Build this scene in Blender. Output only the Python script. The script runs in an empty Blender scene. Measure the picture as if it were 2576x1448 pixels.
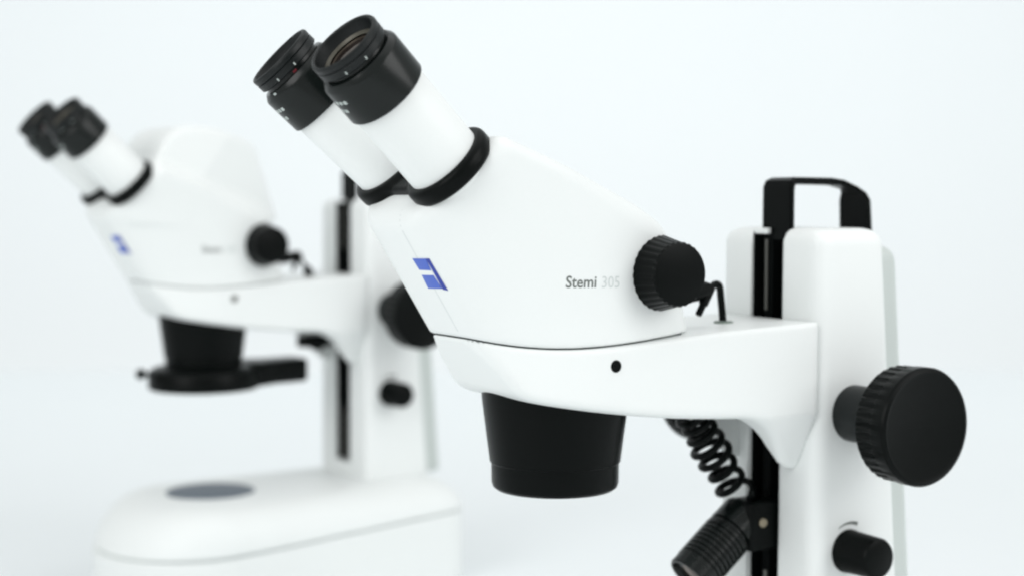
import bpy, bmesh, math, random
import numpy as np
from mathutils import Vector, Matrix

random.seed(4)
scene = bpy.context.scene
COL = scene.collection
R = math.radians

# ------------------------------------------------------------------ camera
LIFT = 0.475                      # metres from the table to the local zero height of the near microscope
YAW, PITCH = R(31.4), R(3.15)
cam_data = bpy.data.cameras.new("camera")
cam = bpy.data.objects.new("camera", cam_data)
COL.objects.link(cam)
fw = Vector((-math.sin(YAW) * math.cos(PITCH), -math.cos(YAW) * math.cos(PITCH), -math.sin(PITCH)))
cam.location = (0.4886, 0.7522, -0.0807 + LIFT)
cam.rotation_euler = fw.to_track_quat('-Z', 'Y').to_euler()
cam_data.sensor_width = 36.0
cam_data.lens = 36.0 * 3890.0 / 2576.0
cam_data.clip_start = 0.02
cam_data.clip_end = 60.0
cam_data.dof.use_dof = True
cam_data.dof.focus_distance = 0.835
cam_data.dof.aperture_fstop = 4.8
cam_data.dof.aperture_blades = 0
scene.camera = cam

# ------------------------------------------------------------------ light
world = bpy.data.worlds.new("World")
scene.world = world
world.use_nodes = True
bg = world.node_tree.nodes['Background']
bg.inputs['Color'].default_value = (0.97, 0.99, 0.985, 1)
bg.inputs['Strength'].default_value = 0.66

def area(name, loc, target, size, power, color=(1, 1, 1), spread=180):
    l = bpy.data.lights.new(name, 'AREA')
    l.shape = 'RECTANGLE'
    l.size, l.size_y = size
    l.energy = power
    l.color = color
    l.spread = R(spread)
    o = bpy.data.objects.new(name, l)
    o.location = loc
    o.rotation_euler = (Vector(target) - Vector(loc)).to_track_quat('-Z', 'Y').to_euler()
    COL.objects.link(o)
    return o

area("overhead_softbox", (-0.1, 0.1, 2.3), (-0.1, -0.2, 0.2), (2.6, 2.6), 13)
area("key_softbox", (-1.3, 2.0, 1.5), (-0.05, 0.0, 0.25), (1.6, 1.6), 24)
area("side_fill", (2.2, 0.5, 1.3), (0.0, -0.2, 0.3), (1.4, 1.4), 21)  # added fill from out of view, brightens the front-facing sides
area("wall_fill_high", (-0.50, -0.87, 2.75), (-1.78, -2.96, 0.3), (5.5, 1.2), 17, (0.96, 0.99, 0.995), 95)  # unseen fill, added to brighten the wall
area("wall_fill_low", (-1.50, -2.51, -1.15), (-1.78, -2.96, 0.2), (7.0, 0.3), 7.5, (0.96, 0.99, 0.995), 150)  # added strip hidden below the table edge, evens out the lower wall

scene.view_settings.view_transform = 'Standard'
scene.view_settings.look = 'None'
scene.view_settings.exposure = 0.04
scene.view_settings.gamma = 1.0
scene.cycles.filter_width = 2.2
scene.cycles.max_bounces = 10

# ------------------------------------------------------------------ materials
def material(name, color, rough=0.5, spec=0.5, grain=0.0, grain_scale=900.0, metal=0.0, bump=0.0, coat=0.0):
    m = bpy.data.materials.new(name)
    m.use_nodes = True
    nt = m.node_tree
    p = nt.nodes['Principled BSDF']
    p.inputs['Base Color'].default_value = (*color, 1)
    p.inputs['Roughness'].default_value = rough
    p.inputs['Specular IOR Level'].default_value = spec
    p.inputs['Metallic'].default_value = metal
    p.inputs['Coat Weight'].default_value = coat
    tc = nt.nodes.new('ShaderNodeTexCoord')
    nz = nt.nodes.new('ShaderNodeTexNoise')
    nz.inputs['Scale'].default_value = grain_scale
    nz.inputs['Detail'].default_value = 3.0
    nt.links.new(tc.outputs['Object'], nz.inputs['Vector'])
    if grain > 0:
        mp = nt.nodes.new('ShaderNodeMapRange')
        mp.inputs['To Min'].default_value = 1.0 - grain
        mp.inputs['To Max'].default_value = 1.0 + grain
        nt.links.new(nz.outputs['Fac'], mp.inputs['Value'])
        mx = nt.nodes.new('ShaderNodeVectorMath')
        mx.operation = 'SCALE'
        mx.inputs[0].default_value = color
        nt.links.new(mp.outputs['Result'], mx.inputs['Scale'])
        nt.links.new(mx.outputs['Vector'], p.inputs['Base Color'])
        rr = nt.nodes.new('ShaderNodeMapRange')
        rr.inputs['To Min'].default_value = max(0.05, rough - 0.06)
        rr.inputs['To Max'].default_value = rough + 0.06
        nt.links.new(nz.outputs['Fac'], rr.inputs['Value'])
        nt.links.new(rr.outputs['Result'], p.inputs['Roughness'])
    if bump > 0:
        bp = nt.nodes.new('ShaderNodeBump')
        bp.inputs['Strength'].default_value = bump
        bp.inputs['Distance'].default_value = 0.0002
        nt.links.new(nz.outputs['Fac'], bp.inputs['Height'])
        nt.links.new(bp.outputs['Normal'], p.inputs['Normal'])
    return m

WHITE = material("white_enamel", (0.82, 0.846, 0.838), 0.42, 0.30, 0.012, 700, bump=0.08)
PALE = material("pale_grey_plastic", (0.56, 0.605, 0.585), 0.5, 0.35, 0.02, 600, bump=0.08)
SEAM = material("seam_grey", (0.10, 0.115, 0.115), 0.7, 0.1, 0.03)
PART_LINE = material("parting_line_grey", (0.62, 0.66, 0.66), 0.6, 0.2, 0.02)
BLACK = material("black_plastic", (0.0020, 0.0030, 0.0028), 0.32, 0.085, 0.10, 1200, bump=0.10)
RUBBER = material("black_rubber", (0.0050, 0.0072, 0.0074), 0.40, 0.27, 0.12, 900, bump=0.12)
SATIN = material("satin_black_barrel", (0.0045, 0.0068, 0.0062), 0.24, 0.27, 0.08, 900, bump=0.05)
PIT = material("slot_black", (0.003, 0.004, 0.004), 0.6, 0.04, 0.1, 900)
STEEL = material("brushed_steel", (0.13, 0.13, 0.12), 0.38, 0.5, 0.08, 1500, metal=0.9)
BRASS = material("nickel_screw", (0.30, 0.26, 0.19), 0.5, 0.5, 0.05, 900, metal=0.8)
MARK = material("white_print", (0.45, 0.50, 0.48), 0.6, 0.2, 0.05)
INK = material("grey_print", (0.15, 0.165, 0.155), 0.6, 0.2, 0.05)
INK_PALE = material("pale_print", (0.60, 0.64, 0.63), 0.6, 0.2, 0.03)
BLUE = material("logo_blue", (0.085, 0.15, 0.55), 0.45, 0.3, 0.03)
NAVY = material("logo_navy", (0.038, 0.062, 0.34), 0.45, 0.3, 0.03)
STAGE = material("grey_stage_insert", (0.135, 0.162, 0.195), 0.55, 0.25, 0.04, 500)
RED = material("red_dot_print", (0.20, 0.02, 0.03), 0.5, 0.3, 0.05)
BACK = material("backdrop_white", (0.82, 0.853, 0.866), 0.75, 0.15, 0.006, 3.0)

GROMMET = material("grey_green_rubber", (0.20, 0.24, 0.215), 0.6, 0.2, 0.05)
TABLE = material("white_table_laminate", (0.85, 0.885, 0.898), 0.55, 0.25, 0.006, 5.0)

def glass_mat():
    m = material("coated_lens_glass", (0.012, 0.009, 0.008), 0.06, 0.6, 0.0)
    m.node_tree.nodes['Principled BSDF'].inputs['Coat Weight'].default_value = 0.4
    m.node_tree.nodes['Principled BSDF'].inputs['Coat Tint'].default_value = (1.0, 0.72, 0.5, 1)
    return m
LENS = glass_mat()
CUP = material("lens_mount_bronze", (0.085, 0.08, 0.062), 0.4, 0.5, 0.05, 900, metal=0.4)

# ------------------------------------------------------------------ mesh helpers (all builders work in millimetres)
MM = 0.001
def to_m(p):
    return (p[0] * MM, p[1] * MM, p[2] * MM + LIFT)

def finish(me, angle=35.0):
    for p in me.polygons:
        p.use_smooth = True
    me.set_sharp_from_angle(angle=R(angle))

class MB:
    """collects shapes in millimetres and links them as one mesh object"""
    def __init__(self):
        self.v, self.f = [], []
    def add(self, vs, fs):
        n = len(self.v)
        self.v += [tuple(p) for p in vs]
        self.f += [tuple(i + n for i in f) for f in fs]
        return self
    def lathe(self, origin, axis, profile, seg=64, cap0=True, cap1=True, wobble=None, phase=None):
        """profile: (radius, distance along axis) pairs; wobble(k, angle) scales the radius"""
        o, a = Vector(origin), Vector(axis).normalized()
        u = a.orthogonal().normalized() if phase is None else (Vector(phase) - a * a.dot(Vector(phase))).normalized()
        w = a.cross(u)
        vs, fs = [], []
        for k, (r, h) in enumerate(profile):
            for i in range(seg):
                t = 2 * math.pi * i / seg
                rr = r + (wobble(k, i) if wobble else 0.0)
                vs.append(o + a * h + (u * math.cos(t) + w * math.sin(t)) * rr)
        for k in range(len(profile) - 1):
            for i in range(seg):
                j = (i + 1) % seg
                fs.append((k * seg + i, k * seg + j, (k + 1) * seg + j, (k + 1) * seg + i))
        if cap0:
            fs.append(tuple(range(seg - 1, -1, -1)))
        if cap1:
            b = (len(profile) - 1) * seg
            fs.append(tuple(b + i for i in range(seg)))
        return self.add(vs, fs)
    def tube(self, pts, r, seg=10):
        pts = [Vector(p) for p in pts]
        vs, fs = [], []
        t0 = (pts[1] - pts[0]).normalized()
        u = t0.orthogonal().normalized()
        for i, p in enumerate(pts):
            t = (pts[min(i + 1, len(pts) - 1)] - pts[max(i - 1, 0)]).normalized()
            u = (u - t * u.dot(t)).normalized()
            w = t.cross(u)
            for k in range(seg):
                a = 2 * math.pi * k / seg
                vs.append(p + (u * math.cos(a) + w * math.sin(a)) * r)
        for i in range(len(pts) - 1):
            for k in range(seg):
                j = (k + 1) % seg
                fs.append((i * seg + k, i * seg + j, (i + 1) * seg + j, (i + 1) * seg + k))
        fs.append(tuple(range(seg - 1, -1, -1)))
        b = (len(pts) - 1) * seg
        fs.append(tuple(b + k for k in range(seg)))
        return self.add(vs, fs)
    def box(self, lo, hi, bevel=0.0, seg=3):
        bm = bmesh.new()
        bmesh.ops.create_cube(bm, size=1.0)
        for v in bm.verts:
            v.co = Vector([lo[i] + (v.co[i] + 0.5) * (hi[i] - lo[i]) for i in range(3)])
        if bevel > 0:
            bmesh.ops.bevel(bm, geom=list(bm.edges), offset=bevel, segments=seg, profile=0.5, affect='EDGES')
        bm.verts.index_update()
        vs = [v.co.copy() for v in bm.verts]
        fs = [[v.index for v in f.verts] for f in bm.faces]
        bm.free()
        return self.add(vs, fs)
    def prism(self, plan, z0, z1, bevel):
        bm = bmesh.new()
        lo = [bm.verts.new((x, y, z0)) for x, y in plan]
        hi = [bm.verts.new((x, y, z1)) for x, y in plan]
        n = len(plan)
        for i in range(n):
            bm.faces.new((lo[i], lo[(i + 1) % n], hi[(i + 1) % n], hi[i]))
        bm.faces.new(lo[::-1]); bm.faces.new(hi)
        bmesh.ops.recalc_face_normals(bm, faces=bm.faces)
        bmesh.ops.bevel(bm, geom=list(bm.edges), offset=bevel, segments=3, profile=0.5, affect='EDGES')
        bm.verts.index_update()
        vs = [v.co.copy() for v in bm.verts]
        fs = [[v.index for v in f.verts] for f in bm.faces]
        bm.free()
        return self.add(vs, fs)
    def mesh(self, name, m, angle=35.0):
        me = bpy.data.meshes.new(name)
        me.from_pydata([to_m(p) for p in self.v], [], self.f)
        me.materials.append(m)
        bm = bmesh.new(); bm.from_mesh(me)
        bmesh.ops.recalc_face_normals(bm, faces=bm.faces)
        bm.to_mesh(me); bm.free()
        finish(me, angle)
        return me
    def build(self, name, m, parent, angle=35.0):
        return link(name, self.mesh(name, m, angle), parent)

def link(name, me, parent):
    o = bpy.data.objects.new(name, me)
    COL.objects.link(o)
    o.parent = parent
    return o

# ---SDF-BEGIN
def smax(a, b, k):
    h = np.maximum(k - np.abs(a - b), 0.0) / k
    return np.maximum(a, b) + h * h * k * 0.25
def smin(a, b, k):
    return -smax(-a, -b, k)
def half(nx, nz, px, pz):
    l = math.hypot(nx, nz)
    nx, nz = nx / l, nz / l
    return lambda X, Z: (X - px) * nx + (Z - pz) * nz

TH_N = (0.726, 0.688)                      # direction of the viewing tubes in the side plane
COLLAR_D = 19.5
def nose_x(Z):
    return 72.6 + np.where(Z > -154, 0.613, 0.80) * (Z + 154)
def half_width(X, Z):
    """half width of the head and carrier: a flat nose that rounds into the sides and tapers to the rear"""
    W = 44.5 + 10.5 * np.clip((Z + 150) / 90, 0, 1.15) ** 1.4
    u = nose_x(Z) - X
    q = np.clip(1 - u / 72.0, 0, 1)
    y = 17.0 + (W - 17.0) * np.sqrt(np.maximum(1 - q ** 2, 0) + 1e-4)
    return y
def seam_z(X):
    x = np.clip(X, -95.0, 76.0)
    return 8.4726e-6 * x ** 3 + 1.16096e-3 * x ** 2 - 0.030139 * x - 161.28 + 0.035 * np.maximum(-95.0 - X, 0)
def sdf_head(X, Y, Z):
    A = np.abs(Y)
    u = nose_x(Z) - X
    front = (X - nose_x(Z)) * 0.85
    w = half_width(X, Z) * (1 - 0.22 * np.clip((u - 95) / 85, 0, 1.3))
    rear = half(-0.97, 0.24, -70.0, -97.0)(X, Z)
    side = smax((A - w) * 0.85, rear, 34.0)
    facet = TH_N[0] * X + TH_N[1] * Z - COLLAR_D
    slope = half(-0.36, 1.0, 38.6, -55.0)(X, Z)
    floor_ = seam_z(X) - Z + 0.45
    top = smax(facet, slope, 5.0)
    top = smax(top, rear, 14.0)
    d = smax(front, side, 6.0)
    d = smax(d, top, 9.0 + 9.0 * np.clip((20 - X) / 60, 0, 1))
    return smax(d, floor_, 1.6)
def sdf_tall_head(X, Y, Z):
    """the far microscope's head carries a tall camera housing behind its eyepieces"""
    A = np.abs(Y)
    s = -0.81 * (X - 6.0) - 0.585 * (Z + 35.0)
    side = A - (43.5 - 0.17 * np.maximum(s, 0))
    top = smax(half(0.26, 1.0, 25.0, -3.5)(X, Z), half(-0.27, 1.0, 25.0, -3.5)(X, Z), 14.0)
    d = smax(half(0.90, 0.42, 60.0, -25.0)(X, Z), top, 15.0)
    d = smax(d, half(-0.92, 0.39, -48.0, -45.0)(X, Z), 9.0)
    d = smax(d, side, 6.0)
    d = smax(d, np.maximum((X - nose_x(Z)) * 0.85 + 16.0, A - half_width(X, Z) + 0.8), 4.0)
    d = np.maximum(d, -95.0 - Z)
    return smin(sdf_head(X, Y, Z), d, 10.0)
def sdf_arm(X, Y, Z):
    A = np.abs(Y)
    front = (X - nose_x(Z)) * 0.8
    w = half_width(X, np.maximum(Z, -158.0)) + 0.7
    w = w + 2.6 * np.clip((95 - X) / 90, 0, 1) ** 2
    w = np.where(X < -20, 47.8, np.minimum(w, 47.8))
    w = w - 0.50 * np.maximum(-209 - Z, 0)
    side = np.where(X > -20, (A - w) * 0.85, A - w)
    top = Z - seam_z(X) + 0.45
    b1 = half(0.20, -1.0, 20.0, -194.5)(X, Z)
    b2 = half(0.05, -1.0, -80.0, -207.5)(X, Z)
    web = smax(half(1.22, -1.0, -121.0, -210.0)(X, Z), -247.0 - Z, 8.0)
    bot = smin(smax(b1, b2, 10.0), web, 16.0)
    d = smax(front, side, 6.0)
    d = smax(d, top, 2.2)
    d = smax(d, bot, 6.0)
    d = np.maximum(d, -160.0 - X)
    pocket = np.maximum(np.maximum(A - 12.5, X + 122.0), Z + 190.0)
    pocket = np.minimum(pocket, np.maximum(np.maximum(A - 26.0, X + 100.0), Z + 208.5))
    return smax(d, -pocket, 1.6)
def sdf_column(X, Y, Z):
    A = np.abs(Y)
    fx = -161.0 - (Z + 98.0) * 0.010
    front = X - fx
    back = half(-1.0, 0.072, -216.0, -110.0)(X, Z)
    side = A - (47.5 - 0.0 * Z)
    top = Z + 96.5
    bottom = -387.0 - Z
    d = smax(front, side, 11.0)
    d = smax(d, back, 7.0)
    d = smax(d, top, 11.0)
    d = np.maximum(d, bottom)
    slot = np.maximum(np.maximum(np.abs(Y + 1.5) - 14.8, -179.0 - X), -371.0 - Z)
    return smax(d, -slot, 1.6)
def sdf_cover(X, Y, Z):
    A = np.abs(Y)
    back = half(-1.0, 0.075, -240.0, -112.0)(X, Z)
    d = smax(A - 35.0, back, 8.0)
    d = smax(d, Z + 107.0, 12.0)
    d = np.maximum(d, X + 205.0)
    return np.maximum(d, -387.0 - Z)
def sdf_collar(X, Y, Z):
    n = TH_N[0] * X + TH_N[1] * Z - COLLAR_D      # height above the facet
    t = -TH_N[1] * X + TH_N[0] * Z                # along the facet, up and back
    A = np.abs(Y)
    r = np.sqrt((A - 30.8) ** 2 + (t + 105.0) ** 2) - 26.4
    d = smax(r, np.abs(n - 1.7) - 5.3, 4.0)
    slab = smax(np.maximum(A - 34.0, -(t + 124.0)), n - 4.5, 2.0)
    slab = np.maximum(slab, t + 86.0)
    d = smin(d, slab, 3.0)
    return np.maximum(d, -n - 4.0)
def base_fn(height, groove):
    def plan(X, Y, off):
        A = np.abs(Y)
        wd = 104.0 - 14.0 * np.clip((-20 - X) / 220, 0, 1) + off
        bow = np.sqrt((np.maximum(X - 12.0, 0) / 0.94) ** 2 + A ** 2) - (104.0 + off)
        side = A - wd
        return smax(smax(np.where(X > 12, bow, side), np.where(X > 12, bow, side), 0.01), -(X + 262.0 + off), 26.0)
    def upper(X, Y, Z):
        g = -430.5 + (-(X - 20.0)) * 0.036
        d = smax(plan(X, Y, 0.0), smax(Z + 386.0, half(0.46, 1.0, 58.0, -386.0)(X, Z), 14.0), 46.0)
        return smax(d, g + 0.8 - Z, 2.5)
    def lower(X, Y, Z):
        g = -430.5 + (-(X - 20.0)) * 0.036
        d = smax(plan(X, Y, -1.6), Z - g + 0.8, 2.5)
        return smax(d, -(Z + 386.0 + height), 4.0)
    return upper, lower
# ---SDF-END

def sdf_mesh(name, fn, lo, hi, h, m, angle=60.0):
    """surface nets over a signed distance, then pulled onto the exact surface"""
    lo = np.array(lo, float); n = np.ceil((np.array(hi, float) - lo) / h).astype(int) + 1
    ax = [lo[i] + h * np.arange(n[i]) for i in range(3)]
    G = fn(*np.meshgrid(*ax, indexing='ij'))
    ins = G < 0
    c = np.zeros(tuple(n - 1), int)
    acc = np.zeros(tuple(n - 1) + (3,)); cnt = np.zeros(tuple(n - 1))
    corners = [(i, j, k) for i in (0, 1) for j in (0, 1) for k in (0, 1)]
    def sl(o):
        return tuple(slice(o[i], n[i] - 1 + o[i]) for i in range(3))
    for a in corners:
        for axx in range(3):
            if a[axx]:
                continue
            b = list(a); b[axx] = 1
            ga, gb = G[sl(a)], G[sl(b)]
            x = (ga < 0) != (gb < 0)
            t = np.where(x, ga / np.where(ga == gb, 1, ga - gb), 0)
            for k in range(3):
                acc[..., k] += np.where(x, a[k] + (t if k == axx else 0), 0)
            cnt += x
    act = cnt > 0
    idx = -np.ones(act.shape, int)
    idx[act] = np.arange(act.sum())
    cell = np.argwhere(act)
    V = lo + h * (cell + acc[act] / cnt[act][:, None])
    quads = []
    for axx in range(3):
        b, d = (axx + 1) % 3, (axx + 2) % 3
        s0 = [slice(None)] * 3; s1 = [slice(None)] * 3
        s0[axx] = slice(0, -1); s1[axx] = slice(1, None)
        for q in (b, d):
            s0[q] = slice(1, -1); s1[q] = slice(1, -1)
        i0, i1 = ins[tuple(s0)], ins[tuple(s1)]
        e = np.argwhere(i0 != i1)
        if not len(e):
            continue
        fl = i0[tuple(e.T)]
        p = e.copy(); p[:, b] += 1; p[:, d] += 1
        def ci(db, dd):
            q = p.copy(); q[:, b] += db; q[:, d] += dd
            return idx[tuple(q.T)]
        qd = np.stack([ci(-1, -1), ci(0, -1), ci(0, 0), ci(-1, 0)], 1)
        qd = np.where(fl[:, None], qd, qd[:, ::-1])
        quads.append(qd)
    Q = np.concatenate(quads)
    for _ in range(4):
        e = 0.05
        d = fn(V[:, 0], V[:, 1], V[:, 2])
        g = np.stack([(fn(V[:, 0] + (e if i == 0 else 0), V[:, 1] + (e if i == 1 else 0), V[:, 2] + (e if i == 2 else 0))
                       - fn(V[:, 0] - (e if i == 0 else 0), V[:, 1] - (e if i == 1 else 0), V[:, 2] - (e if i == 2 else 0))) / (2 * e) for i in range(3)], 1)
        st = d[:, None] * g / np.maximum((g * g).sum(1), 0.05)[:, None]
        V = V - np.clip(st, -0.8 * h, 0.8 * h)
    me = bpy.data.meshes.new(name)
    V[:, 0] *= MM; V[:, 1] *= MM; V[:, 2] = V[:, 2] * MM + LIFT
    me.from_pydata(V.tolist(), [], Q.tolist())
    me.materials.append(m)
    finish(me, angle)
    return me

def onto(fn, p, d, reach=60.0, lift=0.15):
    """slides point p along direction d until it meets the surface fn, then lifts it off by a hair"""
    p, d = np.array(p, float), np.array(d, float) / np.linalg.norm(d)
    a, b = -reach, reach
    ts = np.linspace(a, b, 241)
    q = p[None] + ts[:, None] * d[None]
    v = fn(q[:, 0], q[:, 1], q[:, 2])
    k = np.argmax(v < 0)
    if k == 0:
        return p
    t0, t1 = ts[k - 1], ts[k]
    for _ in range(30):
        t = 0.5 * (t0 + t1); q = p + t * d
        if fn(q[0:1], q[1:2], q[2:3])[0] < 0: t1 = t
        else: t0 = t
    return p + d * (t0 - lift)

def decal(name, fn, quad, d, m, parent, nu=8, nv=8, lift=0.12, thick=0.5):
    """thin printed or inlaid patch that follows the housing: quad corners, bilinear grid, closed with a rim"""
    q = [np.array(c, float) for c in quad]
    top, bot = [], []
    for i in range(nu + 1):
        for j in range(nv + 1):
            s, t = i / nu, j / nv
            p = (1 - s) * (1 - t) * q[0] + s * (1 - t) * q[1] + s * t * q[2] + (1 - s) * t * q[3]
            top.append(onto(fn, p, d, lift=lift)); bot.append(onto(fn, p, d, lift=lift - thick))
    N = len(top); fs = []
    f = lambda i, j: i * (nv + 1) + j
    for i in range(nu):
        for j in range(nv):
            a = (f(i, j), f(i + 1, j), f(i + 1, j + 1), f(i, j + 1))
            fs.append(a); fs.append(tuple(N + k for k in a[::-1]))
    ring = [f(i, 0) for i in range(nu)] + [f(nu, j) for j in range(nv)] + [f(i, nv) for i in range(nu, 0, -1)] + [f(0, j) for j in range(nv, 0, -1)]
    for a, b in zip(ring, ring[1:] + ring[:1]):
        fs.append((a, b, b + N, a + N))
    return MB().add(top + bot, fs).build(name, m, parent)

def text_decal(name, body, size, place, fn, d, m, parent, bold=0.0):
    cu = bpy.data.curves.new(name, 'FONT')
    cu.body = body; cu.size = size; cu.offset = bold; cu.resolution_u = 3
    o = bpy.data.objects.new(name, cu); COL.objects.link(o)
    dg = bpy.context.evaluated_depsgraph_get()
    me = bpy.data.meshes.new_from_object(o.evaluated_get(dg))
    COL.objects.unlink(o); bpy.data.objects.remove(o)
    bm = bmesh.new(); bm.from_mesh(me)
    bmesh.ops.triangulate(bm, faces=bm.faces)
    vs = []
    bm.verts.index_update()
    for v in bm.verts:
        vs.append(onto(fn, place(v.co.x, v.co.y), d, lift=0.12))
    fs = [[v.index for v in f.verts] for f in bm.faces]
    bm.free()
    return MB().add(vs, fs).build(name, m, parent)

def thing(name, label, cat, loc=(0, 0, 0), rz=0.0, group=None):
    o = bpy.data.objects.new(name, None)
    o.empty_display_size = 0.05
    COL.objects.link(o)
    o.location = loc; o.rotation_euler = (0, 0, rz)
    o['label'] = label; o['category'] = cat
    if group:
        o['group'] = group
    return o

# ------------------------------------------------------------------ the setting: a broad white table and the studio wall some way behind it
def oriented_box(name, d0, d1, s0, s1, z0, z1, m, label, bevel):
    """box laid out along the direction from the viewer to the wall (d) and across it (s), in metres"""
    fwd = Vector((-math.sin(YAW), -math.cos(YAW), 0)); side = Vector((-math.cos(YAW), math.sin(YAW), 0))
    bm = bmesh.new()
    bmesh.ops.create_cube(bm, size=1.0)
    for v in bm.verts:
        d = d0 + (v.co.x + 0.5) * (d1 - d0); sd = s0 + (v.co.y + 0.5) * (s1 - s0); z = z0 + (v.co.z + 0.5) * (z1 - z0)
        p = Vector((0.4886, 0.7522, 0)) + fwd * d + side * sd
        v.co = (p.x, p.y, z)
    bmesh.ops.recalc_face_normals(bm, faces=bm.faces)
    bmesh.ops.bevel(bm, geom=list(bm.edges), offset=bevel, segments=3, profile=0.5, affect='EDGES')
    me = bpy.data.meshes.new(name); bm.to_mesh(me); bm.free()
    me.materials.append(m); finish(me)
    o = bpy.data.objects.new(name, me); COL.objects.link(o)
    o['kind'] = 'structure'; o['label'] = label
oriented_box("tabletop", -0.25, 3.62, -8.0, 8.0, -0.05, 0.0, TABLE, "broad pale table that both microscopes stand on", 0.006)
oriented_box("wall", 4.45, 4.55, -14.0, 14.0, -2.0, 5.0, BACK, "plain white studio wall behind the table", 0.01)

# ------------------------------------------------------------------ the microscope
near = thing("stereo_microscope",
             "large sharp white stereo microscope in front, coiled cord and spot lamp on its column",
             "microscope", (0, 0, 0), 0.0, "white stereo microscopes")

def make_base(parent, drop):
    """two-piece base; drop is its total height"""
    up, low = base_fn(drop, 0)
    z0 = -386.0 - drop
    o = link("base", sdf_mesh("base", up, (-275, -116, -446), (135, 116, -378), 2.6, WHITE), parent)
    l = link("base_tray", sdf_mesh("base_tray", low, (-275, -116, z0 - 6), (135, 116, -414), 2.6, WHITE), o)
    link("base_gasket", sdf_mesh("base_gasket", lambda X, Y, Z: np.maximum(low(X, Y, np.minimum(Z, -450.0)) + 4.0, np.abs(Z + 434.0 - 0.036 * (20.0 - X)) - 6.0), (-275, -116, -450), (135, 116, -412), 3.0, PALE), o)
    MB().lathe((-6, 0, -386.6), (0, 0, 1), [(43.5, 0), (43.5, 0.9), (42.8, 1.3)], 72).build("stage_plate", STAGE, o)
    return o
make_base(near, 89.0)

# column
column = link("column", sdf_mesh("column", sdf_column, (-252, -56, -394), (-150, 56, -90), 2.0, WHITE), near)
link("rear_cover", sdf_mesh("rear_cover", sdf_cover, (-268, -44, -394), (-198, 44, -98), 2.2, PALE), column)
MB().box((-166.0, -16.3, -100.5), (-162.6, -3.0, -96.8), 0.7).build("slot_cap", WHITE, column)
MB().box((-182.5, -16.4, -370), (-176.5, 13.4, -99), 0.5).build("rail_bed", PIT, column)
for s in (-1, 1):
    MB().box((-178, -1.5 + s * 14.2 - 0.6, -370), (-162.4, -1.5 + s * 14.2 + 0.6, -99), 0.3).build("slot_wall", PIT, column)
MB().box((-177.2, -10.5, -369), (-166.5, -2.5, -101), 0.8).build("guide_rail", PIT, column)
MB().tube([(-165.5, -6.5, -104), (-165.5, -6.5, -149)], 1.3, 12).build("rail_rod", STEEL, column)
MB().tube([(-163.5, -2.5, -316), (-163.5, -2.5, -368)], 1.6, 12).build("rail_rod", STEEL, column)
arc = [(-188 + 17.5 * math.cos(a), 47.7, -297 + 17.5 * math.sin(a)) for a in np.linspace(R(58), R(112), 18)]
vs, fs = [], []
for i, p in enumerate(arc):
    t = i / (len(arc) - 1); wd = 0.25 + 0.95 * t
    rr = Vector((p[0] + 188, 0, p[2] + 297)).normalized()
    vs += [Vector(p) + rr * wd, Vector(p) - rr * wd]
fs = [(2 * i, 2 * i + 1, 2 * i + 3, 2 * i + 2) for i in range(len(arc) - 1)]
MB().add(vs, fs).build("brightness_arc", INK, column)

# carrying handle: a broad thin strap bent into an inverted U
def handle_profile():
    # (x, z) of the outside, of the inside, and half the strap's width there
    outer = [(-167.0, -104), (-167.0, -71.0), (-168.6, -66.6), (-172.5, -64.6), (-206, -64.8), (-218, -66.0), (-230.0, -70.2), (-235.4, -74.2), (-236.8, -79), (-238.5, -108)]
    inner = [(-171.0, -104), (-171.2, -73.0), (-172.2, -70.2), (-174.5, -69.0), (-205, -69.2), (-218, -69.6), (-228.2, -71.6), (-231.8, -74.2), (-232.8, -79), (-234.2, -108)]
    return outer, inner
outer, inner = handle_profile()
bm = bmesh.new()
rows = []
widths = [13.8, 13.6, 13.0, 11.5, 9.5, 8.5, 8.5, 11.0, 13.4, 14.0]
for a, b, hw in zip(outer, inner, widths):
    rows.append([bm.verts.new((p[0], y, p[1])) for p, y in ((a, -hw), (a, hw), (b, hw), (b, -hw))])
for r0, r1 in zip(rows, rows[1:]):
    for k in range(4):
        bm.faces.new((r0[k], r0[(k + 1) % 4], r1[(k + 1) % 4], r1[k]))
bm.faces.new(rows[0][::-1]); bm.faces.new(rows[-1])
bmesh.ops.recalc_face_normals(bm, faces=bm.faces)
ed = [e for e in bm.edges if e.verts[0].co.y * e.verts[1].co.y > 0 and e.calc_face_angle(0) > R(50)]
bmesh.ops.bevel(bm, geom=ed, offset=1.0, segments=3, affect='EDGES')
bm.verts.index_update()
MB().add([v.co.copy() for v in bm.verts], [[v.index for v in f.verts] for f in bm.faces]).build("carrying_handle", BLACK, near)
bm.free()

# knobs
def ridged(n, depth, seg):
    def w(k, i):
        if k not in RIDGE_ROWS:
            return 0.0
        ph = (i * n / seg) % 1.0
        return -depth if ph < 0.34 else 0.0
    return w
for s in (1, -1):
    RIDGE_ROWS = (3, 4)
    kn = MB().lathe((-190, s * 84, -212.5), (0, s, 0),
                    [(17, 0), (33.2, 0), (34.2, 0.8), (34.9, 1.6), (34.9, 13.0), (35.4, 14.2), (35.4, 22.2), (34.6, 23.6), (32.6, 24.2), (30.0, 23.4), (0.5, 22.4)],
                    216, wobble=ridged(36, 0.8, 216)).build("focus_knob", BLACK, near, 28)
    MB().lathe((-190, s * 46, -211), (0, s, 0), [(17.6, 0), (17.6, 36), (16.8, 38.5)], 64).build("knob_hub", RUBBER, kn)
MB().lathe((-187, 46, -297), (0, 1, 0), [(13.6, 0), (13.6, 3.0), (13.2, 3.6), (12.7, 26.5), (11.8, 28.2), (9.8, 29.0), (0.5, 29.2)], 56).build("brightness_knob", BLACK, near)

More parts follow.
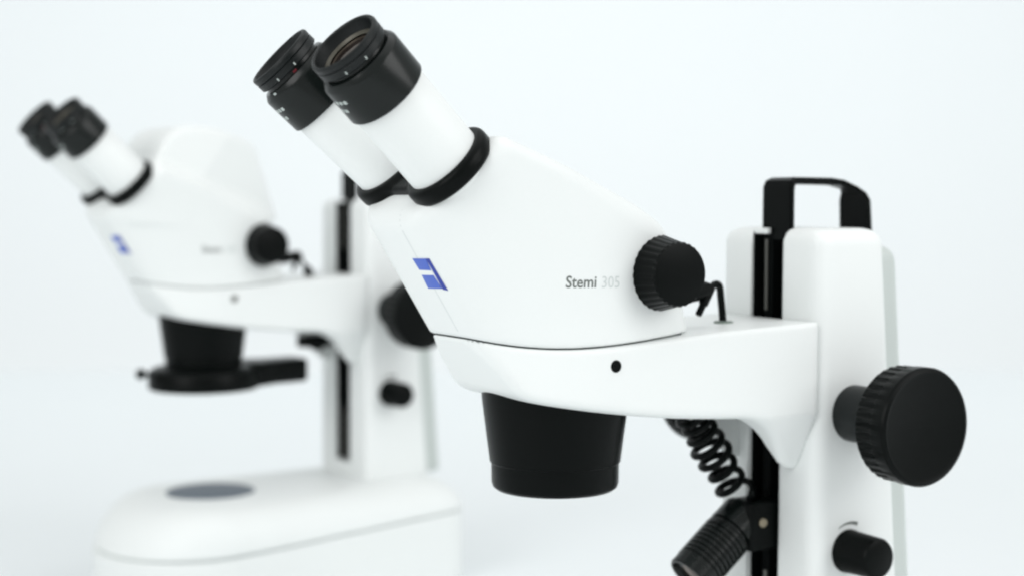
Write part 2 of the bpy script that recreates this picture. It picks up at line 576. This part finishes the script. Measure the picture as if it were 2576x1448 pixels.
# carrier arm and head housing
arm = link("arm", sdf_mesh("arm", sdf_arm, (-168, -56, -262), (82, 56, -148), 1.8, WHITE), near)
gv = lambda X, Y, Z: np.maximum(np.maximum(np.maximum(np.abs(Y) - half_width(X, Z) * (1 - 0.20 * np.clip((nose_x(Z) - X - 100) / 85, 0, 1.3)) + 4.0, (X - nose_x(Z)) * 0.85 + 4.2), np.abs(Z - seam_z(X)) - 2.5), half(-0.97, 0.24, -70.0, -97.0)(X, Z) + 20)
link("seam_gasket", sdf_mesh("seam_gasket", gv, (-125, -56, -168), (90, 56, -148), 1.8, SEAM), arm)
sp = onto(sdf_arm, (-9.5, 60, -171.8), (0, -1, 0), lift=-2.0)
MB().lathe(sp, (0, 1, 0), [(3.5, 0), (3.5, 2.3), (3.1, 2.6), (2.2, 2.5), (1.9, 2.2), (0.3, 2.15)], 28).build("set_screw", BLACK, arm)
MB().lathe((-121, 5, -155.4), (0, 0, 1), [(6.2, 0), (6.2, 1.0), (5.4, 1.7), (2.6, 1.9)], 32).build("cable_grommet", GROMMET, arm)

head = link("head_housing", sdf_mesh("head_housing", sdf_head, (-125, -66, -168), (130, 66, -30), 1.6, WHITE), near)
for (z0, z1) in ((-84.5, -153.5),):
    vs = []
    for i in range(25):
        z = z0 + (z1 - z0) * i / 24
        for y in (17.6, 18.2):
            vs.append(onto(sdf_head, (nose_x(z) + 5, y, z), (-1, -0.3, 0), lift=0.05))
    fs = [(2 * i, 2 * i + 1, 2 * i + 3, 2 * i + 2) for i in range(24)]
    MB().add(vs, fs).build("parting_line", PART_LINE, head)

collar = link("tube_collar", sdf_mesh("tube_collar", sdf_collar, (50, -66, -104), (135, 66, -20), 1.3, BLACK), near)

# viewing tubes and eyepieces
def eyepiece(s, near, spread):
    top = Vector((154.3, s * spread, -0.2)); foot = Vector((87.2, s * 30.6, -62.2))
    a = (top - foot).normalized()
    L = (top - foot).length
    at = lambda h: foot + a * h
    # h is measured from the foot; the ring's rim lies at h = L
    MB().lathe(at(0), a, [(21.4, -4), (21.4, L - 36), (21.0, L - 35.2)], 72).build("eyepiece_tube", WHITE, near)
    ph = Vector((0, 1, 0))
    ep = MB().lathe(at(L - 36.2), a, [(21.0, 0), (22.6, 0), (23.1, 0.6), (23.1, 21.4), (22.7, 22.6), (20.6, 25.2), (18.2, 25.6), (18.0, 28.4)], 96, phase=ph).build("eyepiece", SATIN, near, 24)
    MB().lathe(at(L - 9.2), a, [(17.9, 0.6), (19.6, 0.6), (20.2, 1.2), (20.2, 4.8), (19.7, 5.2), (20.2, 5.7), (20.3, 8.0), (19.8, 9.0), (18.9, 9.3), (18.0, 8.6), (17.2, 5.0), (15.2, 2.0)], 96, cap0=False, cap1=False, phase=ph).build("eyecup", RUBBER, ep, 24)
    MB().lathe(at(L - 8.0), a, [(15.6, 0.8), (15.8, 2.0), (14.6, 2.4), (13.4, 1.0)], 72, cap0=False, cap1=False).build("lens_ring", CUP, ep, 24)
    MB().lathe(at(L - 8.6), a, [(15.0, -1), (14.8, 0.6), (11.0, 1.6), (6.0, 2.3), (0.2, 2.6)], 64).build("eye_lens", LENS, ep, 60)
    # printed ticks on the ring and two short lines of print on the barrel
    u = (ph - a * a.dot(ph)).normalized(); w = a.cross(u)
    def patch(h0, h1, t0, t1, r):
        vs = []
        n = 4
        for i in range(n + 1):
            t = t0 + (t1 - t0) * i / n
            for h in (h0, h1):
                vs.append(at(L + h) + (u * math.cos(t) + w * math.sin(t)) * r)
        return vs, [(2 * i, 2 * i + 1, 2 * i + 3, 2 * i + 2) for i in range(n)]
    for t in (-0.22, -0.85):
        MB().add(*patch(-7.9, -6.2, t, t + 0.04, 20.28)).build("scale_mark", MARK, ep)
    pr = MB()
    for (h, row) in ((-21.5, (3.2, 2.2, 2.6)), (-27.0, (2.0, 2.8))):
        t = -1.72
        for ln in row:
            pr.add(*patch(h, h + 2.1, t, t + ln / 23.0, 23.16))
            t += (ln + 1.0) / 23.0
    pr.build("barrel_print", MARK, ep)
    if s < 0:
        MB().add(*patch(-10.6, -9.4, -0.40, -0.26, 18.3)).build("red_index", RED, ep)
        MB().add(*patch(-12.6, -11.0, -1.25, -1.15, 21.6)).build("index_dot", MARK, ep)
for s in (1, -1):
    eyepiece(s, near, 41.0)

# zoom knobs
for s in (1, -1):
    RIDGE_ROWS = (2, 3, 4)
    MB().lathe((-44.5, s * 36.5, -121), (0, s, 0), [(21.2, 0), (22.3, 2.0), (22.0, 3.2), (18.3, 21.0), (18.4, 23.0), (17.6, 24.2), (16.2, 24.6), (0.4, 24.8)], 168, wobble=ridged(28, 0.38, 168)).build("zoom_knob", BLACK, near, 28)

# objective
obj_ = MB().lathe((0, 0, -180), (0, 0, -1), [(43.3, 0), (43.3, 8), (42.6, 16), (38.2, 50.6), (37.6, 50.9), (37.3, 51.5), (37.2, 62.6), (36.4, 65.2), (34.4, 66.8), (32.6, 67.0), (31.5, 63.0)], 96, cap1=False).build("objective", BLACK, near, 24)
MB().lathe((0, 0, -243), (0, 0, -1), [(32, 0), (31.6, 1), (18, 2.6), (0.3, 3.4)], 64).build("objective_lens", LENS, obj_, 60)

# the plug and thin cable behind the zoom knob
plug = MB()
plug.lathe((-97.5, 22, -131), (0.5, 0, -0.86), [(2.6, 0), (2.9, 1), (2.9, 12), (2.1, 13), (2.1, 19), (1.6, 19.6)], 20)
plug.lathe((-96, 20, -133), (-1, 0, 0.15), [(5.4, -22), (5.4, -1), (4.4, 1.0), (0.3, 1.2)], 24)
plug.build("cable_plug", BLACK, near)

def cable(pts, r, name, parent, m=BLACK, n=14):
    out = []
    P = [Vector(p) for p in pts]
    P = [P[0]] + P + [P[-1]]
    for i in range(1, len(P) - 2):
        for k in range(n):
            t = k / n
            out.append(0.5 * ((2 * P[i]) + (-P[i - 1] + P[i + 1]) * t + (2 * P[i - 1] - 5 * P[i] + 4 * P[i + 1] - P[i + 2]) * t * t + (-P[i - 1] + 3 * P[i] - 3 * P[i + 1] + P[i + 2]) * t ** 3))
    out.append(P[-1])
    return MB().tube(out, r, 10).build(name, m, parent)

# print and badge on the head
TX = (0, -1, 0)
text_decal("model_lettering", "Stemi", 9.2, lambda x, y: (23.4 - x, 80, -127.0 + y - 0.02 * x), sdf_head, TX, INK, head, bold=0.12)
text_decal("model_number", "305", 9.2, lambda x, y: (-0.2 - x, 80, -127.7 + y - 0.02 * x), sdf_head, TX, INK_PALE, head)
BD = (-0.80, -0.60, 0.0)
bar = decal("badge_bar", sdf_head, [(99.1, 10.8, -110.8), (96.9, 22.4, -110.5), (93.2, 21.6, -117.0), (95.2, 11.6, -117.0)], BD, BLUE, head, lift=0.35, thick=1.2)
decal("badge_bar", sdf_head, [(93.6, 11.2, -119.7), (91.9, 21.4, -119.5), (87.3, 22.6, -126.9), (88.9, 10.0, -127.3)], BD, BLUE, head, lift=0.35, thick=1.2)
decal("badge_band", sdf_head, [(95.6, 11.6, -116.4), (93.6, 21.6, -116.4), (91.6, 21.3, -119.9), (93.2, 11.2, -120.2)], BD, WHITE, head, lift=0.30, thick=1.0)
decal("badge_edge", sdf_head, [(96.9, 22.5, -110.5), (96.3, 24.8, -110.4), (85.1, 25.3, -127.9), (87.0, 22.9, -127.4)], BD, NAVY, head, lift=0.35, thick=1.2)

# ------------------------------------------------------------------ a second microscope: copies of the parts so far, then each gets its own accessories
far = thing("stereo_microscope",
            "smaller blurred white stereo microscope behind, black ring light over its grey stage plate",
            "microscope", (-0.0408 - 0.002 * math.cos(R(6.1)), -0.7013 - 0.002 * math.sin(R(6.1)), 0), R(6.1), "white stereo microscopes")
STAND = {"column", "carrying_handle", "focus_knob", "brightness_knob"}
for part in [o for o in near.children]:
    kind = part.name.split('.')[0]
    if kind in ("base", "eyepiece", "eyepiece_tube"):
        continue
    c = part.copy(); COL.objects.link(c); c.parent = far
    c.location.z = 0.020 if kind in STAND else -0.001
    for sub in part.children:
        d = sub.copy(); COL.objects.link(d); d.parent = c
    if kind == "head_housing":
        c.data = sdf_mesh("tall_head_housing", sdf_tall_head, (-125, -66, -168), (130, 66, 6), 1.8, WHITE)
for s in (1, -1):
    eyepiece(s, far, 33.5)               # set for eyes that stand closer together
def recolour(o, m):
    o.data = o.data.copy(); o.data.materials[0] = m
for o in [c for p in far.children for c in p.children]:
    if o.name.startswith(("set_screw", "seam_gasket")):
        recolour(o, PALE if o.name.startswith("seam") else STEEL)
far_base = make_base(far, 109.0)
far_base.location.z = 0.020

# accessories of the near microscope: head cable, spot lamp on the rail, coiled cord
cable([(-96, 19, -134), (-101, 15, -133.5), (-107, 11, -131.5), (-113, 8, -130.5), (-117, 6, -133), (-119, 5, -141), (-121, 5, -158)], 2.3, "head_cable", near)

lamp_axis = Vector((0.785, 0.0, -0.62)).normalized()
lamp_end = Vector((-103.5, -5, -314.5))                 # centre of the lens rim
ribs = []
for i in range(9):
    h = 8 + i * 3.4
    ribs += [(15.7, h), (15.7, h + 1.7), (14.6, h + 2.1), (14.6, h + 3.0)]
lamp = MB().lathe(lamp_end, -lamp_axis, [(12.4, 3), (13.4, 0.2), (14.6, 0), (15.4, 1.0), (15.4, 7.6)] + ribs + [(15.4, 39), (13.6, 39.6), (13.6, 41.2), (15.4, 41.8), (15.2, 56), (13.8, 58.5), (8, 60), (4.6, 60.2), (4.4, 66)], 72).build("spot_lamp", SATIN, near, 20)
MB().lathe(lamp_end, -lamp_axis, [(12.6, 4.2), (8.0, 3.0), (0.3, 2.4)], 48).build("lamp_lens", LENS, lamp, 60)
br = MB().box((-181, -7.5, -300), (-152, 8.5, -276), 2.0)
br.box((-164, -11.0, -300), (-139, 11.5, -268), 3.0)
br.build("lamp_bracket", BLACK, lamp)
MB().lathe((-148.5, 11.0, -281.5), (0.15, 1, 0), [(2.9, 0), (2.9, 1.6), (2.2, 2.2), (0.4, 2.2)], 24).build("clamp_screw", BRASS, lamp)

def coil():
    A, B = Vector((-104, -5, -206)), Vector((-142, -5, -266))
    d = (B - A); Lc = d.length; t = d.normalized()
    u = Vector((0, 1, 0)); u = (u - t * u.dot(t)).normalized(); w = t.cross(u)
    pts = []
    turns = 8
    n = 22
    for i in range(turns * n + 1):
        k = i / n
        s = k / turns
        adv = Lc * (0.45 * s + 0.55 * s ** 1.7)
        sag = math.sin(math.pi * s) * 2.5
        rr = 10.0 + 1.0 * math.sin(k * 1.7)
        a = 2 * math.pi * k
        pts.append(A + t * adv + u * (math.cos(a) * rr) + w * (math.sin(a) * rr + sag))
    back = lamp_end - lamp_axis * 64
    e = pts[-1]
    for q in (0.35, 0.7, 1.0):
        m_ = e.lerp(back, q) + Vector((-4, 0, 3)) * math.sin(math.pi * q)
        pts.append(m_)
    MB().tube(pts, 2.3, 10).build("coiled_cord", BLACK, near)
coil()

# accessories of the far microscope: ring light with its control box, thumb screw, plug under the arm, hanging cable
ring = MB()
ring.lathe((0, 0, -262.5), (0, 0, 1), [(38, 0), (52.5, 0), (54, 1.5), (54, 15.0), (52, 18.5), (47, 21.5), (41, 22.5), (37.6, 22.5)], 96, cap0=False, cap1=False)
ring_o = ring.build("ring_light", BLACK, far)
MB().prism([(-38, -36), (-70, -22), (-104, -19), (-110, -14), (-110, 14), (-104, 19), (-70, 22), (-38, 36)], -262.0, -238.5, 4.0).build("control_box", BLACK, ring_o)
MB().lathe((52, 3, -246), (1, 0, 0.12), [(2.2, 0), (2.2, 12), (5.0, 12.6), (5.0, 18), (4.2, 19)], 28).build("thumb_screw", RUBBER, ring_o)
MB().lathe((0, 0, -263.2), (0, 0, 1), [(39, 0), (51.5, 0), (51.5, 1.2), (39, 1.2)], 64, cap0=False, cap1=False).build("diffuser_ring", PALE, ring_o)
sk = MB().box((-150, -8, -229), (-108, 8, -216.5), 2.5)
sk.lathe((-128, 0, -224), (0, 0, -1), [(6.5, 0), (6.5, 7), (5.5, 8)], 28)
sk.build("light_plug", BLACK, far)
cable([(-96, 19, -133), (-101, 14, -134), (-107, 9, -141), (-113, 7, -147)], 1.7, "head_cable", far)
MB().lathe((-112, 7, -146), (-0.55, -0.3, -0.8), [(1.9, -2), (4.0, 2), (5.2, 8), (4.8, 9.0)], 24).build("loose_plug", BLACK, far)
